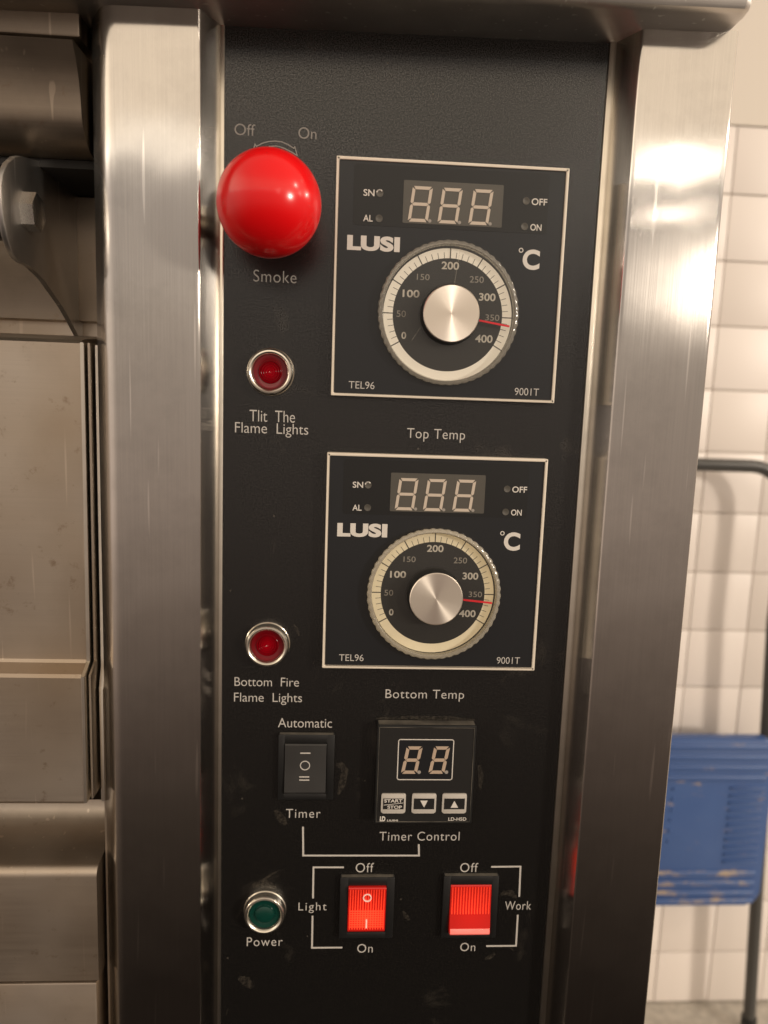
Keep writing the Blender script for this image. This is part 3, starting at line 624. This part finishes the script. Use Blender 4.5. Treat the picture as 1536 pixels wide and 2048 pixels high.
def controller(ox, oz, lab, ang, ring_mat, rim_mat, capoff, disc_tilt):
    def pt(name, mb, mat, c=(0, 0, 0), **k): return link(name, mb.mesh(name, mat, c, k.get('smooth', 35)), o, (c[0] + ox, c[1], c[2] + oz))
    me = MB().frame(-48, 48, -48, 48, 1.25, -.5, 5.0, .28).mesh('temperature_controller', 'off_white_plastic', (0, 0, 0))
    o = link('temperature_controller', me, oven, (ox, 0, oz), lab)
    pt('face', MB().box(-46.9, 46.9, -.5, FD, -46.9, 46.9), 'controller_face', smooth=0)
    def tx(s, b, mat='print_white', **k):
        me, c = text_mesh(s, b, FD + (.12 if s in ('SN', 'AL', 'OFF', 'ON') else 0), mat, **k); link('lettering', me, o, (c[0] + ox, c[1], c[2] + oz))
    b = tbox(198, 140, 1350, 500); pt('display_window', MB().prism(rrect(b[0], b[1], b[2], b[3], 1.2), FD - .3, FD + .10, 0), 'controller_window', smooth=0)
    b = tbox(491, 222, 1080, 475); pt('display', MB().prism(rrect(b[0], b[1], b[2] , b[3], .5), FD - .3, FD + .22), 'display_filter', smooth=0)
    dw = (b[1] - b[0]); dh = b[3] - b[2]; bcx, bcz = (b[0] + b[1]) / 2, (b[2] + b[3]) / 2
    for x, y in ((592, 351), (768, 361), (950, 369)):
        cx, cz = TC(x, y); digit(o, cx, cz, 8.3, 14.0, 1.25, FD + .26, .12, 'led_segment', (ox, oz))
    for s, bb, hole in (('SN', (257, 262, 322, 302), (353, 285)), ('AL', (255, 413, 312, 452), (349, 434)), ('OFF', (1250, 317, 1342, 357), (1218, 331)), ('ON', (1242, 468, 1308, 507), (1208, 482))):
        tx(s, tuple(tbox(*bb)), bold=.012)
        h = TC(*hole)
        pt('pilot_light', MB().lathe([(0, FD + .12), (.9, FD + .14), (1.35, FD + .30), (1.5, FD + .30), (1.5, FD)], 20, h), 'display_filter', (h[0], FD, h[1]))
        if s == 'SN':
            arc = [(h[0] + 1.25 * math.sin(math.radians(a)), h[1] + 1.25 * math.cos(math.radians(a))) for a in range(-70, 40, 12)]
            pt('pilot_light', MB().line(arc, .5, FD, FD + .36), 'print_white', (h[0], FD, h[1]), smooth=0)
    tx('LUSI', tbox(160, 537, 472, 627), bold=.055, spacing=1.05)
    tx('C', tbox(1197, 617, 1298, 738), bold=.035)
    c = TC(1188, 622); pt('lettering', MB().lathe([(.62, FD), (.62, FD + .06), (.98, FD + .06), (.98, FD)], 20, c), 'print_white', (c[0], FD, c[1]), smooth=0)
    tx('TEL96', tbox(170, 1397, 322, 1440), 'print_grey'); tx('9001T', tbox(1150, 1437, 1293, 1480), 'print_grey')
    # printed scale
    pt('scale_ring', MB().lathe([(23.2, FD - .1), (23.2, FD + .12), (27.2, FD + .12), (27.2, FD - .1)], 96, (DCX, DCZ)), ring_mat, (DCX, FD, DCZ), smooth=0)
    tk = MB()
    for k in range(41):
        a = math.radians(-120 + 6 * k); mj = k % 5 == 0
        r0, r1, w = (22.9, 27.3, .42) if mj else (23.2, 25.6, .20)
        s_, c_ = math.sin(a), math.cos(a)
        tk.prism([(DCX + r0 * s_ + w / 2 * c_, DCZ + r0 * c_ - w / 2 * s_), (DCX + r0 * s_ - w / 2 * c_, DCZ + r0 * c_ + w / 2 * s_), (DCX + r1 * s_ - w / 2 * c_, DCZ + r1 * c_ + w / 2 * s_), (DCX + r1 * s_ + w / 2 * c_, DCZ + r1 * c_ - w / 2 * s_)], FD, FD + .18)
    pt('scale_ticks', tk, 'tick_black', (DCX, FD, DCZ), smooth=0)
    for s, x, y, hgt, wd in (('0', 495, 1125, 42, 28), ('50', 480, 997, 38, 55), ('100', 538, 878, 45, 100), ('150', 610, 780, 36, 75), ('200', 770, 713, 46, 103), ('250', 926, 795, 38, 83), ('300', 988, 899, 46, 98), ('350', 1018, 1020, 36, 83), ('400', 968, 1145, 46, 103)):
        big = hgt > 40
        tx(s, tbox(x - wd / 2, y - hgt / 2, x + wd / 2, y + hgt / 2), 'print_grey' if big else 'print_dim', bold=.02 if big else 0)
    # knob: clear scalloped skirt, hub, spun cap, red pointer
    cx, cz = DCX + capoff[0], DCZ + capoff[1]
    sc = lambda a, r: 1 + (.016 * (abs(math.sin(27 * a)) - .5) if r > 28.3 else 0)
    pt('dial_rim', MB().lathe([(28.9, FD + .3), (29.4, FD + 2.0), (29.4, FD + 3.2), (28.9, FD + 3.8), (27.9, FD + 3.9), (27.5, FD + 3.4), (27.5, FD + .6)], 288, (DCX + disc_tilt[0], DCZ + disc_tilt[1]), sc, True), rim_mat, (DCX, FD, DCZ), smooth=50)
    pt('dial_disc', MB().lathe([(27.55, FD + 3.1), (10, FD + 3.3)], 96, (DCX + disc_tilt[0], DCZ + disc_tilt[1])), 'clear_disc', (DCX, FD, DCZ))
    hub = MB().lathe([(12.4, FD + .3), (12.3, FD + 5.0), (11.9, FD + 7.2), (0, FD + 7.2)], 64, (cx, cz))
    pt('knob_hub', hub, 'black_plastic', (cx, FD, cz))
    pt('knob_cap', MB().lathe([(11.65, FD + 6.0), (11.65, FD + 7.7), (11.3, FD + 8.0), (0, FD + 8.0)], 80, (cx, cz)), 'spun_aluminium', (cx, FD + 7, cz), smooth=25)
    if ox == 0:
        a1 = math.radians(8); a2 = math.radians(7.5)
        pt('scratch', MB().line([(DCX + 13 * math.sin(a1), DCZ + 13 * math.cos(a1)), (DCX + 28.2 * math.sin(a2), DCZ + 28.2 * math.cos(a2))], .16, FD + 3.1, FD + 3.45), 'clear_rim', (DCX, FD, DCZ), smooth=0)
        pt('scratch', MB().line([(DCX - 11.6, DCZ - 5.6), (DCX - 15, DCZ - 11)], .13, FD + 3.2, FD + 3.45), 'clear_rim', (DCX, FD, DCZ), smooth=0)
    a = math.radians(ang); s_, c_ = math.sin(a), math.cos(a); r0, r1, w = 11.9, 25.6, .75
    pt('pointer', MB().prism([(cx + r0 * s_ + w / 2 * c_, cz + r0 * c_ - w / 2 * s_), (cx + r0 * s_ - w / 2 * c_, cz + r0 * c_ + w / 2 * s_), (cx + r1 * s_ - w / 2 * c_, cz + r1 * c_ + w / 2 * s_), (cx + r1 * s_ + w / 2 * c_, cz + r1 * c_ - w / 2 * s_)], FD + 3.0, FD + 3.6), 'pointer_red', (cx, FD, cz), smooth=0)
controller(0, 0, 'square temperature controller with clear dial above the words Top Temp', 98.5, 'dial_white', 'clear_rim', (.5, 0), (0, .5))
controller(-.93, -120.2, 'square temperature controller with yellowed dial above the words Bottom Temp', 95.5, 'dial_yellowed', 'yellowed_rim', (.6, -.6), (.2, .1))

# ---------------------------------------------------------------- rocker switches
def rocker(u0, v0, u1, v1, ru0, rv0, ru1, rv1, kind, lab):
    b = pbox(u0, v0, u1, v1, 2.4); r = pbox(ru0, rv0, ru1, rv1, 3.0)
    c = ((b[0] + b[1]) / 2, 1, (b[2] + b[3]) / 2)
    w = min(r[0] - b[0], b[1] - r[1], r[2] - b[2], b[3] - r[3]) - .1
    mb = MB()
    mb.box(b[0], r[0] - .15, -.5, 2.4, b[2], b[3], bev=.35); mb.box(r[1] + .15, b[1], -.5, 2.4, b[2], b[3], bev=.35)
    mb.box(r[0] - .4, r[1] + .4, -.5, 2.37, r[3] + .15, b[3] - .01, bev=.3); mb.box(r[0] - .4, r[1] + .4, -.5, 2.37, b[2] + .01, r[2] - .15, bev=.3)
    mb.box(r[0] - .3, r[1] + .3, -.5, .6, r[2] - .3, r[3] + .3)
    o = part('rocker_switch', mb, 'black_plastic', oven, c, lab)
    x0, x1, z0, z1 = r; zm = (z0 + z1) / 2
    du = MB().box(b[0] + .6, b[1] - .6, -.2, 1.9, b[3] - .12, b[3] + .10)
    part('dust_line', du, 'dust_and_glint', o, c, smooth=0)
    top, bot = {'work': (2.6, 4.6), 'light': (3.9, 2.9), 'auto': (3.0, 3.6)}[kind]
    mid = 2.9 if kind != 'light' else 2.8
    prof = [(.3, z1), (top - .4, z1), (top, z1 - .5), (mid, zm), (bot, z0 + 1.4), (bot - .4, z0 + .5), (bot - 1.6, z0), (.3, z0)]
    mat = 'rocker_grey' if kind == 'auto' else 'rocker_red_shaded'
    k_ = part('rocker', MB().prism_x(prof, x0, x1, bev=.18), mat, o, c, smooth=20)
    def dz(z):
        return top + (mid - top) * (z1 - .5 - z) / (z1 - .5 - zm) if z > zm else mid + (bot - mid) * (zm - z) / (zm - z0 - 1.4)
    if kind != 'auto':
        rib = MB(); nr = 14
        zlo = zm - 2.0 if kind == 'work' else z0 + 2.0
        for i in range(nr):
            x = x0 + .9 + (x1 - x0 - 1.8) * i / (nr - 1); hw = .30
            for za, zb in ((z1 - .9, zm), (zm, zlo)):
                da, db = dz(za - 1e-4) , dz(zb + 1e-4)
                if za == zm: da = mid
                if zb == zm: db = mid
                rib.raw([(x - hw, da - .1, za), (x + hw, da - .1, za), (x + hw, db - .1, zb), (x - hw, db - .1, zb), (x - hw * .3, da + .38, za), (x + hw * .3, da + .38, za), (x + hw * .3, db + .38, zb), (x - hw * .3, db + .38, zb)],
                        [(4, 5, 6, 7), (0, 1, 5, 4), (1, 2, 6, 5), (2, 3, 7, 6), (3, 0, 4, 7), (0, 3, 2, 1)])
        if kind == 'light':
            for i in range(8):
                z = zm - .6 - i * 1.15
                if z < z0 + 1.8: break
                rib.box(x0 + .6, x1 - .6, dz(z) - .1, dz(z) + .30, z - .22, z + .22)
        if kind == 'work': part('highlight_strip', MB().prism_x([(2.0, z0 + 3.2), (dz(z0 + 3.2) + .1, z0 + 3.2), (bot + .45, z0 + 1.9), (bot + .75, z0 + 1.3), (bot + .3, z0 + .5), (bot - .8, z0 + .1), (2.0, z0 + .1)], x0 + .3, x1 - .3, bev=.12), 'rocker_highlight', o, c, smooth=30)  # added pale strip along the rocker's lower edge, carries the painted ceiling highlight
        part('ribs', rib, 'rocker_red', o, c, smooth=0)
    xm = (x0 + x1) / 2
    if kind == 'light':
        pz = P(732.2, 1796, 4)[1]; rr_ = 2.0
        part('mark', MB().lathe([(1.55, dz(pz)), (1.55, dz(pz) + .62), (2.05, dz(pz) + .62), (2.05, dz(pz))], 32, (xm, pz)), 'rocker_mark', o, (xm, 4, pz), smooth=0)
        pz = P(732.2, 1847, 3)[1]; part('mark', MB().box(xm - .33, xm + .33, dz(pz) - .3, dz(pz) + .60, pz - 2.2, pz + 2.2), 'rocker_mark', o, (xm, 4, pz), smooth=0)
    if kind == 'auto':
        x, z = P(610, 1531, 3.0); part('mark', MB().lathe([(1.9, 2.4), (1.9, 3.12), (2.3, 3.12), (2.3, 2.4)], 32, (x, z)), 'print_grey', o, (x, 3, z), smooth=0)
        for ua, ub, v in ((600.5, 621, 1506.5), (598.5, 618.5, 1553.7), (598.5, 618.5, 1559.8)):
            xa, z = P(ua, v, 3.1); xb = P(ub, v, 3.1)[0]; part('mark', MB().box(xa, xb, 2.4, dz(z) + .06, z - .28, z + .28), 'print_grey', o, ((xa + xb) / 2, 3, z), smooth=0)
    return o
rocker(556, 1470, 668, 1600, 569, 1489, 652, 1589, 'auto', 'grey three position rocker switch below the word Automatic')
rocker(679, 1755.5, 787.6, 1877, 696, 1774, 771, 1866, 'light', 'lit red rocker switch with circle and bar beside the word Light')
rocker(885, 1753, 995, 1876, 900, 1772, 981, 1866, 'work', 'lit red ribbed rocker switch beside the word Work')

# ---------------------------------------------------------------- timer
TD = 6.0
def TM(x, y): return P(730 + x / 6.144, 1420 + y / 6.144, TD)
def mbox(x0, y0, x1, y1):
    return (TM(x0, (y0 + y1) / 2)[0], TM(x1, (y0 + y1) / 2)[0], TM((x0 + x1) / 2, y1)[1], TM((x0 + x1) / 2, y0)[1])
b = mbox(136, 195, 1340, 1395); tcx, tcz = (b[0] + b[1]) / 2, (b[2] + b[3]) / 2
timer = part('timer', MB().frame(b[0], b[1], b[2], b[3], .9, -.5, TD, .25), 'black_plastic', oven, (tcx, 0, tcz), 'small black digital timer above the words Timer Control')
part('face', MB().box(b[0] + .8, b[1] - .8, -.3, TD - .15, b[2] + .8, b[3] - .8), 'timer_face', timer, (tcx, 3, tcz), smooth=0)
part('dust_line', MB().box(b[0] + .5, b[1] - .5, .2, TD - 1.2, b[3] - .1, b[3] + .06), 'dust_and_glint', timer, (tcx, 3, b[3]), smooth=0)
part('edge_glint', MB().frame(b[0] + .75, b[1] - .75, b[2] + .75, b[3] - .75, .22, TD - .2, TD + .08, 0), 'dust_and_glint', timer, (tcx, 5, tcz), smooth=0)  # added pale line: the glint of the frame's bevel put into the colour
w = mbox(405, 365, 1080, 857); r_ = rrect(w[0], w[1], w[2], w[3], 1.0)
part('display', MB().prism(r_, TD - .3, TD - .06), 'controller_face', timer, (tcx, 5, w[2]), smooth=0)
part('display_border', MB().line(r_, .42, TD - .1, TD - .02, True), 'print_white', timer, (tcx, 5, w[2]), smooth=0)
for x in (575, 912):
    c = TM(x, 615); digit(timer, c[0], c[1], 7.3, 13.2, 1.5, TD, .17, 'led_segment_bright')
for k, (x0, x1) in enumerate(((198, 498), (575, 872), (947, 1245))):
    q = mbox(x0, 1024, x1, 1263); c = ((q[0] + q[1]) / 2, TD, (q[2] + q[3]) / 2)
    part('button', MB().prism(rrect(q[0], q[1], q[2], q[3], .9), TD - .4, TD + .55, bev=.3), 'button_silver', timer, c)
    i_ = mbox(x0 + 22, 1080, x1 - 22, 1212)
    part('button_print', MB().box(i_[0], i_[1], TD + .3, TD + .60, i_[2], i_[3]), 'timer_face', timer, c, smooth=0)
    if k == 0:
        lettering('START', mbox(236, 1088, 458, 1128), TD + .6, 'print_white', timer, bold=.02); lettering('STOP', mbox(275, 1166, 452, 1204), TD + .6, 'print_white', timer, bold=.02)
        part('printed_line', MB().line([TM(232, 1160), TM(465, 1134)], .22, TD + .5, TD + .66), 'print_white', timer, c, smooth=0)
    else:
        xm = (x0 + x1) / 2; t_ = [(xm - 46, 1105), (xm + 46, 1105), (xm, 1188)] if k == 1 else [(xm - 46, 1192), (xm + 46, 1192), (xm, 1108)]
        part('arrow_mark', MB().prism([TM(*p) for p in t_], TD + .5, TD + .66), 'print_white', timer, c, smooth=0)
lettering('LD', mbox(183, 1308, 250, 1370), TD - .15, 'print_white', timer, bold=.05, spacing=.85)
lettering('LIUSHI', mbox(272, 1348, 405, 1370), TD - .15, 'print_white', timer, bold=.02); lettering('LD-H5D', mbox(1025, 1322, 1245, 1362), TD - .15, 'print_white', timer, bold=.01)
